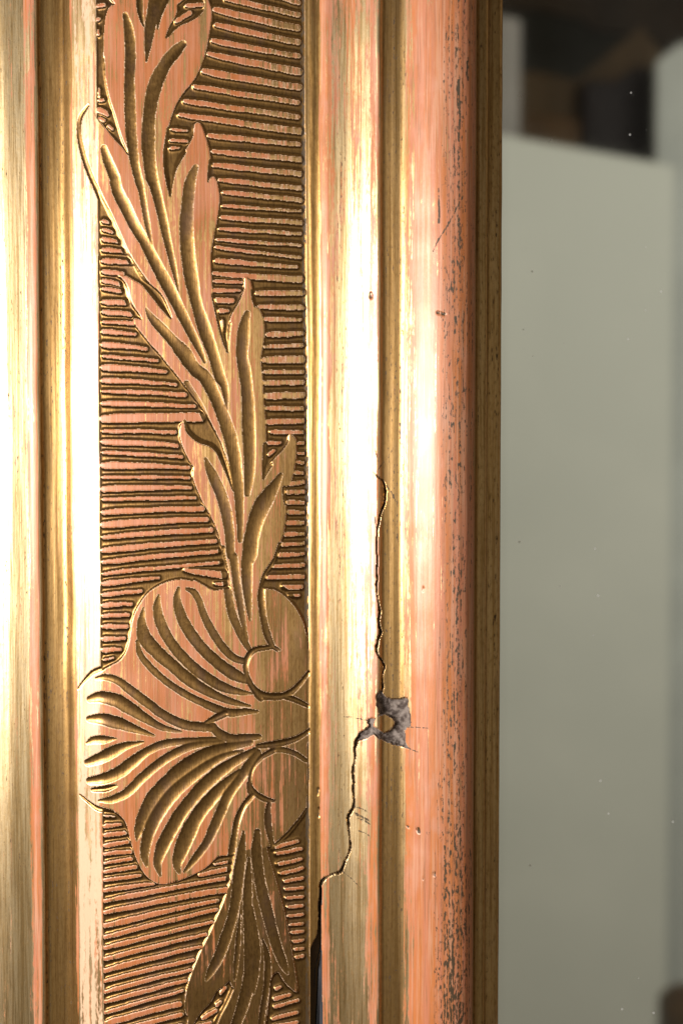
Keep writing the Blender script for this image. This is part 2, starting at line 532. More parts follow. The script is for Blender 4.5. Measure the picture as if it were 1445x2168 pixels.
# gouge cuts inside the motif: points carry half width (0.1 mm)
CUTS = [
    # upper leaf veins
    'A 312,92,4 330,170,8 340,300,9.5 335,450,9.5 338,620,9.5 346,760,9 362,900,8 392,1030,7 B 400,60,6 425,200,5 450,330,3 465,400,1',
    'A 630,255,6 590,295,10 530,370,11.5 478,480,12 448,620,12 438,780,12 445,900,11 462,1010,10 B 470,30,9 505,160,8 535,300,7.5 565,430,6 590,540,4 605,620,1',
    'A 385,-60,6 390,0,6 393,70,5 405,130,3 413,155,1',
    'A 500,-60,12 480,0,11 462,90,10 445,190,8 436,270,6 428,350,1',
    'A 560,-40,7 525,30,6 500,100,4 490,170,1',
    'A 192,830,6 215,900,9 250,985,10 B 265,60,10 310,150,10.5 365,262,10.5 425,362,10 480,470,10 545,590,10.5 605,710,10 665,830,8 715,930,6 750,1010,3',
    'A 700,935,5 675,1000,9 B 660,90,11 657,120,11.5 650,240,12 656,390,12 676,550,11.5 706,690,11 752,840,10.5 800,980,10 836,1103,9 C 852,130,7 866,190,5 872,280,2',
    'B 428,718,2 455,765,6 500,815,9 570,890,11 640,970,12 690,1045,11.5 C 755,105,11 815,225,11 872,370,11 905,490,10.5 925,620,10 938,740,9 945,880,7 945,1000,4',
    'B 985,745,6 972,790,9 962,870,11 956,980,11 C 974,80,11 988,230,11 992,370,11 998,520,10 995,640,9 985,740,5',
    'C 755,545,2 775,600,7 808,670,9.5 846,760,10.5 872,860,10 888,970,9 895,1080,7.5 D 908,90,7 918,180,7 938,310,6.5 962,450,5 985,560,2',
    'C 1168,638,4 1130,705,9 1078,785,13 1038,870,14 1010,970,14 996,1080,13 D 984,120,11 984,240,9 992,350,6 1000,440,2',
    # outline cuts between lobes
    'A 186,330,3 195,500,4 232,640,4 285,780,3.5 326,864,1',
    'A 104,590,2 62,650,3.6 50,725,4.2 62,810,4.6 90,910,4.8 132,1015,5 B 140,30,5 175,110,5.2 220,200,5.2 270,310,5 318,415,5 365,490,5.2 425,580,5.6 480,655,5.8 530,720,4.5 562,768,1.2',
    'L 290,770,4 330,840,5 355,920,6 380,1010,6 430,1110,5.5 490,1180,4 530,1214,1',
    'C 640,338,2 665,395,5.5 720,440,6 790,470,5 850,545,3.5 885,640,2.5 905,720,1',
    'C 650,130,5 720,250,6 785,395,7 840,520,7.5 880,620,5 908,722,1.5',
    'C 700,375,3 760,380,4 800,400,4',
    'A 552,720,3 536,830,3.8 536,940,3.8 550,1030,3 562,1092,1', 'A 640,850,3 590,930,4 565,1010,4 560,1090,2',
    'A 785,900,3.2 778,960,3 768,1014,1', 'B 1016,620,3.5 1022,670,3.2 1026,705,1',
    'B 795,640,3 830,785,4 860,900,3.5 876,955,1', 'B 885,800,4 874,880,4.2 876,955,2',
    'C 1085,470,4 1083,570,4.5 1074,656,1.5', 'C 1110,580,4.5 1085,620,4.5 1074,660,1.5', 'C 1190,712,4 1190,760,2.6 1196,800,1.5',
    'C 850,1040,5 D 842,60,5.6 862,170,6.4 880,290,7 900,400,7.2 940,500,6.8 985,585,5.5 1002,612,3',
    'C 1165,1020,3.4 1145,1085,3.6 D 1130,120,4 1085,190,4.6 1068,250,5.6 1062,320,6.2 1072,420,6.2 1092,510,5.8 1120,580,4.5 1150,612,1.5',
    'H 840,275,8 930,285,7 1040,345,6.5 1150,455,5.5 1220,570,4.5 1275,700,3.2 1296,820,2',
    # discs
    'D 1165,608,1.5 1130,592,3.5 1080,595,4 1020,608,5 985,650,5 976,715,4.5 998,785,5 1045,845,6.5 1110,864,6.5 1190,858,6 1255,815,4.6 1322,735,3.4',
    'D 1180,862,4.6 1250,885,5.2 1316,918,3.4', 'D 1040,850,7 1060,870,6',
    'E 1045,190,4 1120,183,6.5 1190,172,6 1260,150,5 1330,108,3.5', 'E 1130,205,6.5 1190,215,5.5 1250,235,5 1308,275,3.5',
    'E 1130,215,5 1060,255,4 1012,320,3.2 1000,400,3.2 1030,450,4.6 1080,482,5 1135,495,2',
    'E 1312,545,2.6 1270,610,4 1200,690,4.4 1130,745,2.6',
    'J 40,1425,1.5 115,1325,2.6 215,1222,4.2 300,1180,4.5 345,1165,3.5', 'E 55,472,1.2 118,520,3 150,540,4.5 185,548,4.5 240,560,4',
    # palmette, upper petal
    'D 652,268,3 690,285,5.5 722,340,6.2 745,410,6.5 790,500,7 850,590,7.2 915,650,6.8 980,672,5',
    'D 606,262,2.5 598,330,7 622,420,9.5 680,525,10.5 755,615,11 840,690,11 920,745,11 990,775,7',
    'D 497,305,2 488,370,7.5 512,470,10 575,580,10.5 665,680,10.5 765,760,10 865,815,8.5 960,840,5 1010,845,1.5',
    'D 412,375,1.5 402,450,7.5 418,535,12 480,610,13 570,690,12 680,780,10.5 800,850,8 900,890,6 1000,915,2',
    'D 378,560,3 392,625,6.2 440,690,6.5 520,765,6.8 620,835,7 730,892,7.2 830,935,8 900,952,7 980,945,6 1040,946,2.5',
    # middle petal
    'D 150,768,3 200,758,6 270,778,7 345,832,8 430,895,8.5 530,968,8.8 640,1018,8.6 740,1030,9 800,1035,7',
    'D 112,885,6 170,870,11 260,885,12.5 340,930,11.5 420,980,9 510,1030,6 620,1056,2',
    'E 108,50,6 180,45,10.5 270,65,10.5 360,95,8 470,132,2',
    'E 98,182,3 130,165,6.5 190,158,7 260,152,1.5',
    'E 100,292,6 170,262,10 240,225,10 310,192,7 412,168,1.5',
    'E 110,392,7 190,375,10 280,335,11 350,280,10.5 430,220,8.5 520,180,7 640,162,6 780,155,5 850,150,3',
    'E 128,440,3.5 200,430,5.5 260,412,2.5',
    'E 165,498,2.5 240,488,6.5 320,448,8 400,370,8.5 480,300,8.5 580,232,8 700,182,7 850,165,4',
    'D 750,1008,2 800,985,5.5 860,955,6.5', 'D 790,1020,7 830,1065,8.5 900,1095,9 980,1090,8 1050,1085,5',
    # lower petal
    'E 1000,170,6 880,195,9 760,235,13 640,310,15 540,395,15 460,490,14 408,590,12 385,660,8 375,710,2',
    'E 960,215,2 850,245,7 740,310,11 640,385,12.5 550,475,13 480,580,12.5 436,690,11 418,790,8 430,850,3',
    'E 1030,215,6 930,265,9 820,340,11 720,435,12 640,530,12 570,640,12 515,750,11 490,840,7 505,905,2',
    'E 940,330,4 850,410,9 770,495,11.5 700,590,13 650,690,13.5 612,790,12 598,850,7 610,888,3',
    'E 1040,230,8 985,310,9 930,390,9 880,460,9 840,550,9 800,640,9 760,725,8.5 705,800,7 640,882,2.5',
    'E 990,395,2.5 998,440,4 1015,462,4.5',
    'E 1012,462,5 965,520,5 930,600,5.6 912,690,6 900,770,6 890,860,5 875,950,4',
    'E 1108,490,3 1098,560,5.5 1102,640,5.5 1118,720,4.5 1140,820,3.2 1165,940,2.5',
    # lower leaf
    'G 660,60,2 640,250,7 608,500,9 585,720,9.5 545,930,9.5 480,1130,9.5 410,1320,9 330,1470,7 285,1560,2',
    'G 715,330,2 705,560,7 700,800,9 712,1050,10 725,1280,10 715,1480,10 690,1680,10 630,1880,10 560,2080,9 500,2300,8',
    'G 800,60,5 790,260,9 812,480,10 850,690,10 900,880,10 945,1060,10 1000,1240,9.5 1060,1400,7 1100,1500,2',
    'G 745,820,1.5 765,1000,5 785,1200,7.5 780,1400,8 770,1560,6 760,1700,1.5', 'G 850,1150,1.5 890,1280,5 905,1450,6 890,1650,5 850,1900,5 830,2100,5',
    'G 625,900,1 610,1100,4 590,1350,4 570,1560,2',
    'G 540,1650,4 480,1780,4 400,1940,4 350,2062,4',
]

# ridges left between the cuts of the ground: x0,y0,x1,y1,t0,t1 (full thickness)
RID = '''222,469,233,472,7,4 222,486.5,241,492,6,4 222,507,254,512.7,8,4 222,529,268,534,9,5 222,552.4,281,556,11,5 222,574.7,262,580,9,8
222,594,256,601,8,6 222,610.5,258,617,7,6 222,638.6,269,640.6,10,8 222,660,279,665,8,8 222,681,286,684,6,7 222,700.7,289,707,9,5 222,728.8,312,737,12,6
222,753.6,336,762,6,4 222,776.8,354,785.5,14,5 222,804,375,812.7,11,4 222,827.2,394,834,7,7 222,852.4,414,859,11,5 222,885.3,428,881.5,18,17
222,911.5,373,912.5,6,6 222,933.8,377,940.6,11,8 222,956,387,965,7,5 222,983.2,402,987,15,5 222,1008.4,403,1008.4,6,4 222,1032.6,406,1028.8,14,5 222,1055,415,1051,6,5
222,1082,430,1073.6,11,9 222,1108.4,440,1096,14,8 222,1134.6,449,1118,8,9 222,1161.7,458,1142,12,6 222,1187,463.6,1163.7,9,6 222,1212,469,1187,7,5
222,1232.5,339,1219,10,4 222,1255.7,301,1247,8,5 222,1277,281,1274,10,5 222,1300,275,1297,8,5 222,1322.6,272,1321.6,9,6 222,1348.8,267,1346.8,11,4 222,1372,258,1370,11,4 223,1393,243,1388,4,2
394,1202,475,1213,6,14 458,1231.5,475,1231.5,3,7
224,1720.5,245,1722,3,2 225,1743,258,1738.5,9,4 225,1762,267,1756.5,9,6 225,1783.5,273,1775.7,8,7 225,1801.5,279,1795,8,6 225,1820.7,280,1811,5,6 225,1838.7,290,1827.4,7,6
225,1856.7,300,1845.4,7,5 225,1878,328,1862,9,4 225,1900.6,483,1850,9,6 225,1924,479,1874,8,10 225,1952.3,462,1897,12,5 225,1977,461,1916,8,6 225,1999.6,451,1942,9,5
225,2023,438,1968,9,5 225,2047,427,1994,11,5 225,2069,412,2022,7,6 225,2092,405,2043,8,5 225,2113,396,2066,8,5 225,2136,389,2087,7,4 225,2159,383,2114,11,9 225,2182,386,2137,8,8 225,2205,386,2159,9,6
225,2229,384,2182,9,6 225,2253,384,2206,9,6
425,1844,484,1830,6,8 457,1821,486,1816,3,4
560,-26,632,-12,9,7 520,-24,632,9,9,8 481,1,632,35,10,8 458,24.7,630,62,12,12 460,56.5,632,93,10,10 453,89.4,632,122,10,8 443.5,117.6,634,155,10,14 434,154,634,188,13,11 415,186,630,219,9,8
394,216.5,630,249,9,9 384,244.7,634,280,9,12 444,289,632,307,10,7 453,322,636,339,8,9 453,350.6,636,369,9,9 467,381,638,400,8,8 476,408,638,424.7,8,8 474,436.5,638,448,5,4
472,461,638,472,8,8 467,484.7,636,495,7,5 462,507,636,520,6,4 460,523.5,636,546,6,4 460,552,628,565,10,5 455,579,636,592,7,13 455,595,514,597.6,6,3 455,614,509,615,8,3 460,635,494,636.5,11,8 465,657.6,484,657.6,8,4
472,678,474,700,5,2 366,276,398,279,4,3 365,299,398,301,6,4 364,316,382,315,6,3
545,620,642,620,10,9 549,649,641,650.6,7,9 563,675,636,676.5,9,5 567,708,641,704.7,10,8 561,733,641,730.6,6,6 560,761,641,760,14,13 561,786,641,786,8,7 561,809,641,808,9,8 561,836.5,641,835,13,12
561,862,641,863.5,8,7 563,890.6,641,889,11,9 575,912,640,914,7,6 567,936,594,935,8,4 570,960,580,952,6,4
630,937,642,936,5,5 630,957,643,958,5,5 629,976.5,642,977.5,5,5 625,998,640,999,6,5 615,1022,642,1018,8,7 604,1039,646,1039.5,8,6 607,1060,644,1061,8,5 611,1081,644,1083,9,5
609,1104,642,1103.5,9,6 604,1128,644,1127,9,5 594,1149,644,1148,8,5 588,1171,644,1169,8,5 576,1195,644,1193.6,7,6 566,1218,642,1218,8,8 600,1238,638,1239,8,6 613,1257,632,1257,4,4
579,1786.7,629,1774,8,5 585,1800,637,1790,5,5 588,1822,637,1812,6,5 594,1842,640,1831,6,5 604,1858,640,1852,6,5 606,1875,640,1872,5,5 606,1893,640,1891,5,5 610,1912,640,1910,5,5 610,1931,640,1929,5,5
614,1949.7,640,1948,5,5 618,1966,641,1964,5,5 622,1985,641,1983,5,5 625,2001.6,641,2000,5,5 627,2018,641,2016,5,5
585,2084,594,2080,6,4 582,2105,614,2097,7,5 582,2122,631,2109,6,5 578,2147,629,2134,7,6 580,2163,629,2155,6,5 578,2188,629,2178,7,6 576,2212,629,2200,7,6
469,2093,478,2080,6,4 461,2118,469,2110,6,5 432,2145,459,2128,8,5 420,2161,448,2153,6,4
398,16,430,14,7,7 376,49,404,32,7,8 209,16,223,14,6,6 210,44,214,43,6,4 211,66,212,76,3,3 213,190,214,205,3,3 214,214,224,214,6,3 211,234,231,243,11,8 213,252,223,257,5,5 233,268,241,275,4,4'''

# --- carved panel raster ------------------------------------------------------
uA, uB = U(160), U(655.5)
g = Grid(uA, uB, V0, V1, 1.5, 1.5)
BIG = 1e3
polys = {}
for nm, P in (('leaf_up', LEAF_UP), ('palm', PALM), ('leaf_lo', LEAF_LO)):
    polys[nm] = catmull(unproj([q[:2] for q in P]), 6.0, True)
hole = catmull(unproj(HOLE_TOP), 6.0, True)
mask_leaf = g.fill(polys['leaf_up']) & ~g.fill(hole)
mask_palm = g.fill(polys['palm'])
mask_lo = g.fill(polys['leaf_lo'])
motif = mask_leaf | mask_palm | mask_lo
d_m = np.full(g.shape, BIG)
for P in list(polys.values()) + [hole]:
    g.dist(d_m, np.concatenate([P, P[:1]]), 14)
d_edge = np.minimum(d_m, 14.0)
d_m[motif] = 0.0

jit = vnoise(g.UU, g.VV, 9, 5, 11) * 2.2 + vnoise(g.UU, g.VV, 30, 14, 12) * 2.0
d_r = np.full(g.shape, BIG)
rid_id = np.zeros(g.shape, np.int32)
RIDGES = [tuple(float(q) for q in tok.split(',')) for tok in RID.split()]
for k, (x0, y0, x1, y1, t0, t1) in enumerate(RIDGES):
    a, b = unproj([(x0, y0), (x1, y1)])
    n = 8
    t = np.linspace(0, 1, n)
    L = math.hypot(*(b - a))
    w = (t0 * (1 - t) + t1 * t) / 2
    wob = RNG.normal(0, 0.35, n) * min(1, L / 60)
    bow = math.sin(1.0) * 0.010 * L * np.sin(np.pi * t) * (1 if x0 < 300 else -0.3)
    line = np.stack([a[0] * (1 - t) + b[0] * t, a[1] * (1 - t) + b[1] * t + wob - bow, np.maximum(w + 1.0, 1.5)], 1)
    line[0, 2] *= 0.75
    g.dist(d_r, catmull(line, 6.0), 14, rid_id, k + 1)
d_r = np.maximum(d_r + jit * 0.55, 0)

# borders of the panel: the fillet on the left, the rim on the right
cv = g.VV
lim_l = np.interp(cv, [-1200, -880, 0, 1084, 1260], [U(211), U(211.5), U(212), U(213), U(213)]) + vnoise(g.UU, cv, 400, 40, 5) * 1.5
lim_r = np.interp(cv, [-1200, -880, -500, -300, 0, 250, 700, 1260], [U(645), U(646), U(649), U(651), U(653), U(654), U(654), U(655)]) + vnoise(g.UU, cv, 400, 60, 6) * 1.2
d_f = np.maximum(g.UU - lim_l, 0)
d_e = np.maximum(lim_r - g.UU, 0)
in_panel = (g.UU > lim_l) & (g.UU < lim_r)


def scallop(d, reach, p=2.0):
    q = np.clip(d / reach, 0, 1)
    return np.sqrt(np.clip(1 - (1 - q) ** 2, 0, 1))


dep_m = scallop(d_m, 5.5)
dep_f = scallop(d_f, 6.0)
dep_e = scallop(d_e, 10.0)
dep_r = scallop(np.maximum(d_r, 0), 7.5) * 0.93 + 0.07
GD = 3.3
depth = GD * np.minimum(np.minimum(dep_m, dep_r), np.minimum(dep_f, dep_e))
depth[motif & in_panel] = 0.0
cutd = np.zeros(g.shape)
cov = np.zeros(g.shape)
for spec in CUTS:
    P = face(spec)
    wn = RNG.normal(1, 0.05, len(P))
    P[:, 2] = P[:, 2] * wn * 1.2 + 0.6
    C = catmull(P, 5.0)
    g.cut(cov, C, 1e6, 1.0, 1.0)
    g.cut(cutd, C, 0.30 if np.max(P[:, 2]) < 9 else 0.14, 2.6, 0.85)
edge_n = vnoise(g.UU, g.VV, 5, 3, 21) * 0.5 + vnoise(g.UU, g.VV, 14, 9, 22) * 0.5
cutd = np.clip(cutd + edge_n * 0.18 * (cutd > 0), 0, None)
depth = np.maximum(depth, cutd)


def blur3(A):
    B = A.copy()
    B[1:-1, 1:-1] = (A[:-2, 1:-1] + A[2:, 1:-1] + A[1:-1, :-2] + A[1:-1, 2:] + 4 * A[1:-1, 1:-1]) / 8
    return B


cov = np.clip((cov + edge_n * 0.35 * (cov > 0) - 0.04) / 0.22, 0, 1)
gcov = np.where(motif, 0, np.clip((depth - 0.3) / 1.0, 0, 1))
cov = np.maximum(cov, gcov)
near = (cov > 0.4).astype(float)
for _ in range(3):
    near = blur3(near)
edge = np.clip(near * 2.6, 0, 1) * (cov < 0.5)
lip = edge * 0.22
body = base_h(g.UU, g.VV) + np.where(motif, vnoise(g.UU, g.VV, 55, 75, 35) * 2.0, 0)
micro = vnoise(g.UU, g.VV, 40, 90, 31) * 1.2 + vnoise(g.UU, g.VV, 7, 60, 32) * 0.25
tool = (vnoise(g.UU, g.VV, 6, 5, 33) * 0.8 + vnoise(g.UU, g.VV, 3, 3, 34) * 0.35) * np.clip(depth / 4, 0, 1)
H = body - depth + lip + micro * 0.5 + tool * 0.12
H0 = H.copy()

H = blur3(blur3(H))
x_photo = np.interp(g.UU, pu_, px_)
wear = np.interp(x_photo, [150, 200, 230, 420, 520, 580, 650], [0.30, 0.42, 0.66, 0.62, 0.52, 0.30, 0.14])
low = np.clip((g.VV - 200) / 800, 0, 1)
wear = np.where(mask_lo & ~mask_palm, 0.22, wear)
rtop = np.interp(x_photo, [200, 420, 480, 560, 640], [0.86, 0.84, 0.76, 0.56, 0.40])
upper = np.clip((-g.VV - 100) / 300, 0, 1)
rtop = np.where(x_photo > 500, np.clip(rtop + (1 - upper) * 0.22, 0, 1), rtop)
wear = np.where((~motif) & in_panel, rtop, wear)
wear = wear - cov * 1.25
wear = np.maximum(wear, -0.6)
# rubbed lips along the cuts, plus highlights painted on ridge ends and fillet
rub_shine = np.clip(edge * 0.70, 0, 1)
tip = np.clip((x_photo - 470) / 90, 0, 1) * np.clip((-g.VV + 150) / 400, 0, 1) * (~motif) * in_panel * (1 - cov)  # cream highlight painted onto the upper right ridge tops
rub_shine = np.maximum(rub_shine, tip * 0.30)
rub_shine = np.maximum(rub_shine, np.clip((213 - x_photo) / 4, 0, 1) * np.clip((x_photo - 160) / 4, 0, 1) * (1 - cov) * (0.44 + 0.12 * np.clip(g.VV / 900, -1, 1) + vnoise(g.UU, g.VV, 6, 190, 44) * 0.55 + vnoise(g.UU, g.VV, 4, 60, 45) * 0.4))  # pale sheen painted along the fillet, stronger where the lamp highlight fades
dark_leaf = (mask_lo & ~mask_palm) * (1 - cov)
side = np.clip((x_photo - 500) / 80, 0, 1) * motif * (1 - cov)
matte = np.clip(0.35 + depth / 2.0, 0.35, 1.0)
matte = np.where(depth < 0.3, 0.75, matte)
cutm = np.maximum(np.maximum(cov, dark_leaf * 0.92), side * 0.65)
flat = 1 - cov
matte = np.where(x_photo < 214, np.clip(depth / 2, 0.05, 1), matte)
dirt = np.zeros(g.shape)
dirt = np.where(cutd > 2.5, np.clip((cutd - 2.5) / 8, 0, 0.22), dirt)
dirt = np.where((d_e < 9) & in_panel & ~motif, 0.62, dirt)
verts, norms, faces = grid_arrays(g, H)
cent = lambda A: A[:-1, :-1]
lab = np.zeros((g.shape[0] - 1, g.shape[1] - 1), np.int32)            # 0 ground
UUc, dr_c = cent(g.UU), cent(d_r)
is_r = (dr_c < 3.2) & ~cent(motif) & cent(in_panel)
lab[is_r] = 1000 + cent(rid_id)[is_r]
lab[~cent(in_panel) & (UUc < 0) & ~cent(motif)] = 1                     # fillet
lab[~cent(in_panel) & (UUc > -100) & ~cent(motif)] = 0
lab[cent(mask_leaf)] = 2
lab[cent(mask_palm)] = 3
midp = g.fill(catmull(unproj(MID_PETAL), 6, True))
vE = unproj([(300, 1545)])[0][1]
lab[cent(mask_palm & (g.VV > vE))] = 5
lab[cent(mask_palm & midp)] = 4
lab[cent(g.fill(catmull(unproj(DISC_A), 6, True)) & mask_palm)] = 6
lab[cent(g.fill(catmull(unproj(DISC_B), 6, True)) & mask_palm)] = 7
lab[cent(mask_lo & ~mask_palm)] = 8
attrs = {'wear': wear.ravel(), 'dirt': dirt.ravel(), 'rub_shine': rub_shine.ravel(), 'matte': matte.ravel(), 'flat': flat.ravel(), 'cut': cutm.ravel()}


def part(name, sel, parent, label=None, mat=None):
    o = sheet(name, verts, norms, faces[sel], attrs, mat or M_GILT, parent)
    if label:
        o['label'] = label
    return o


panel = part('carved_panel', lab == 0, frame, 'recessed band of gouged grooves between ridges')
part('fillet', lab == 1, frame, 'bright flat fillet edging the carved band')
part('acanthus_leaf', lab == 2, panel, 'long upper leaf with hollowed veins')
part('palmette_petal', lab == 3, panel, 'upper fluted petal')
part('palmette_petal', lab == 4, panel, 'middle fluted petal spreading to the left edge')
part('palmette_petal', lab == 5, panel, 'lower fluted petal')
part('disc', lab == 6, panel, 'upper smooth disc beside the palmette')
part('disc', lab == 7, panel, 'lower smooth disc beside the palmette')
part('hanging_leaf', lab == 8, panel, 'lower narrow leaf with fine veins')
for k in range(len(RIDGES)):
    sel = lab == 1001 + k
    if sel.sum() > 6:
        part('ridge', sel, panel)

# --- plain mouldings -----------------------------------------------------------


def strip(name, x0, x1, du, dv, wear_pts, parent, label=None, dirt_pts=None, seed=50, amp=0.5, mt=0.0):
    q = Grid(U(x0), U(x1), V0, V1, du, dv)
    xp = np.interp(q.UU, pu_, px_)
    Hq = base_h(q.UU, q.VV) + vnoise(q.UU, q.VV, 30, 160, seed) * amp + vnoise(q.UU, q.VV, 5, 120, seed + 1) * 0.22 * amp
    v, n, f = grid_arrays(q, Hq)
    w = np.interp(xp, *zip(*wear_pts))
    dd = np.interp(xp, *zip(*dirt_pts)) if dirt_pts else np.zeros(q.shape)
    o = sheet(name, v, n, f.reshape(-1, 4), {'wear': w.ravel(), 'dirt': dd.ravel(), 'matte': np.full(q.shape, mt).ravel(), 'cut': np.full(q.shape, 0.4 if mt > 0.5 else 0.0).ravel()}, M_GILT, parent)
    if label:
        o['label'] = label
    return o


strip('outer_moulding', -420, 89, 2.0, 10, [(-420, 0.2), (0, 0.12), (50, 0.16), (58, 0.35), (66, 0.75), (80, 0.72), (85, 0.2), (89, 0.1)], frame,
      'rounded outer moulding with a pink rubbed edge', [(-420, 0.05), (60, 0.12), (70, 0), (89, 0)], 51, 1.0)
strip('hollow_moulding', 89, 160, 1.6, 6, [(88, 0.1), (95, -0.15), (150, -0.15), (156, 0.3), (160, 0.6)], frame, 'dull gold hollow',
      [(88, 0.15), (100, 0.25), (120, 0.10), (140, 0.25), (160, 0.0)], 53, 1.2, 0.85)

# --- inner moulding with the crack, the chipped hole and the split ------------
q = Grid(U(655.5), U(1003), V0, V1, 1.5, 2.0)
xp = np.interp(q.UU, pu_, px_)
Hq = base_h(q.UU, q.VV) + vnoise(q.UU, q.VV, 30, 170, 61) * 0.8 + vnoise(q.UU, q.VV, 5, 140, 62) * 0.18
Hq = Hq + vnoise(q.UU, q.VV, 4, 40, 65) * 0.25 * np.clip((680 - xp) / 8, 0, 1)
w = np.interp(xp, [655, 660, 674, 680, 692, 700, 735, 770, 785, 800, 804, 810, 850, 858, 880, 920, 960, 985, 1003],
              [0.1, 0.05, 0.1, 0.66, 0.66, 0.30, 0.12, 0.35, 0.66, 0.55, 0.1, -0.2, -0.05, 0.48, 0.80, 0.88, 0.92, 0.9, 0.9])
top = np.clip((-q.VV - 450) / 450, 0, 1)
bot = np.clip((q.VV - 500) / 450, 0, 1)
w = w + np.where((xp > 695) & (xp < 760), top * 0.30, 0) + np.where((xp > 850), bot * 0.08, 0)
fly = vnoise(q.UU, q.VV, 14, 90, 66) + vnoise(q.UU, q.VV, 6, 30, 67)
dirt_q = np.interp(xp, [655, 700, 720, 740, 804, 812, 850, 862, 925, 945, 972, 992, 1003], [0, 0.0, 0.18, 0.05, 0.0, 0.2, 0.24, 0.0, 0.03, 0.34, 0.38, 0.2, 0.3])
dirt_q = np.clip(dirt_q + np.where((xp > 920) & (xp < 998), bot * 0.22 + fly * 0.12, 0), 0, 1)

CRACK = ['X 490,632,.8 520,660,1.1 540,682,1.5 545,790,1.8 510,900,1.8 495,990,1.9 490,1070,2.1 495,1200,1.8 490,1400,1.8 508,1520,2.4 502,1600,2.4 514,1650,2.6 488,1780,2.6 540,1885,2.2 Y 530,40,1.8 528,170,2.2',
         'Y 375,470,4 345,548,3 350,600,1.8 338,690,2 338,800,1.8 338,930,2.2 310,990,2.2 304,1050,2.2 314,1130,2.2 320,1200,2.2 Z 318,60,2.2 272,170,3.2 255,210,2.6 190,236,2.6 145,265,3 124,292,3.6 116,400,2.6 112,520,3',
         'X 605,440,.4 560,520,.4 500,590,.5 490,632,.8',
         'X 478,455,.6 498,540,.7', 'X 555,700,1.2 590,750,.8 615,805,.5', 'X 480,905,.7 482,960,.9 495,990,.9', 'X 465,610,.6 500,640,1',
         'Y 275,345,.5 350,350,.7 432,362,.8', 'Y 680,395,1 760,390,.9 852,386,.5', 'Y 680,525,1.4 720,540,1 765,553,.5',
         'Y 342,935,1.2 395,945,1 450,972,.8', 'Y 372,1092,1 410,1100,1 450,1122,.8', 'Z 270,215,.8 320,250,.7 378,305,.5', 'Y 475,350,1.2 512,312,1',
         'T 1060,1302,.6 1020,1370,1.5 985,1440,1.2 940,1520,1.8 890,1600,1.2 855,1675,.5']
crk = np.zeros(q.shape)
hair = np.zeros(q.shape)
for i, spec in enumerate(CRACK):
    P = catmull(face(spec), 4.0)
    P[:, 0] += np.convolve(RNG.normal(0, 0.9 if i < 2 else 0.2, len(P)), [.25, .5, .25], 'same')
    if i < 2:
        P[:, 2] = np.clip(P[:, 2] * np.convolve(RNG.normal(0.72, 0.5, len(P)), [.2] * 5, 'same'), 0.3, None) + 0.45
    else:
        P[:, 2] = P[:, 2] + 0.5
    if i < 2:
        q.cut(crk, P, 3.4, 9.0, 0.6)
    else:
        q.cut(hair, P, 9.0, 1.0, 0.6)
hole_p = catmull(face('Y 490,172 520,165 545,204 600,214 640,216 686,205 696,260 706,310 710,386 680,396 682,510 700,530 640,526 600,515 540,492 500,474 470,446 430,470 378,492 360,482 382,440 430,405 438,350 470,346 482,344 508,312 490,262'), 4, True)
isl = catmull(face('Y 512,322 560,325 600,355 606,380 572,425 540,442 500,412 470,396 472,360'), 4, True)
for P in (hole_p, isl):
    P += RNG.normal(0, 0.9, P.shape)
m_hole = q.fill(hole_p) & ~q.fill(isl)
d_h = np.full(q.shape, BIG)
for P in (hole_p, isl):
    q.dist(d_h, np.concatenate([P, P[:1]]), 14)
hole_d = np.where(m_hole, np.clip(d_h / 2.0, 0, 1) * 5.5 + np.clip(d_h / 9, 0, 1) * 3 + vnoise(q.UU, q.VV, 14, 14, 71) * 7.0 * np.clip(d_h / 3, 0, 1) + vnoise(q.UU, q.VV, 4, 4, 72) * 1.6 * np.clip(d_h / 3, 0, 1), 0)
gap_p = catmull(face('Z 122,315 114,420 108,540 98,640 78,680 58,725 42,780 33,850 27,1000 24,1140 20,1260 14,1500 138,1500 136,1257 132,1050 130,900 127,700 125,600 126,480 130,330'), 4, True)
m_gap = q.fill(gap_p)
d_g = np.full(q.shape, BIG)
q.dist(d_g, np.concatenate([gap_p, gap_p[:1]]), 40)
gl_ = np.interp(q.VV, unproj([(680, 1870), (668, 1990), (652, 2050), (648, 2168), (646, 2230)])[:, 1], [U(q_) for q_ in (680, 670, 656, 650, 648)])
gt = np.clip((q.UU - gl_) / 30.0, 0, 1)
gap_d = np.where(m_gap, np.clip(d_g / 1.6, 0, 1) * (34 - 24 * gt + 3 * np.sin(gt * 17)) + vnoise(q.UU, q.VV, 4, 90, 75) * 3, 0)
lift = np.where((~m_gap) & (d_g < 8) & (q.UU > gl_ + 15), (8 - d_g) / 8 * 1.2, 0)
dent = np.zeros(q.shape)
for spec in ('P 784,622,5 784,628,5', 'P 922,660,4 936,664,4', 'Y 793,1367,2 790,1380,2', 'Z 862,175,4 862,185,4', 'Y 760,1060,5 764,1072,4', 'Y 690,1045,3 700,1050,3',
             'P 1010,1100,2 1011,1110,2', 'Y 105,830,3 102,870,2', 'Y 110,960,3 108,1010,3', 'X 793,1360,2.5 790,1380,2'):
    q.cut(dent, face(spec), 0.4, 1.6)
Hq = blur3(Hq - dent + lift) - crk - hole_d - gap_d
dirt_q = np.maximum(dirt_q, np.clip(crk / 1.2, 0, 1) * 0.9)
dirt_q = np.maximum(dirt_q, hair * 0.9)
dirt_q = np.maximum(dirt_q, np.clip(dent / 1.0, 0, 1) * 0.7)
scuff = np.zeros(q.shape)
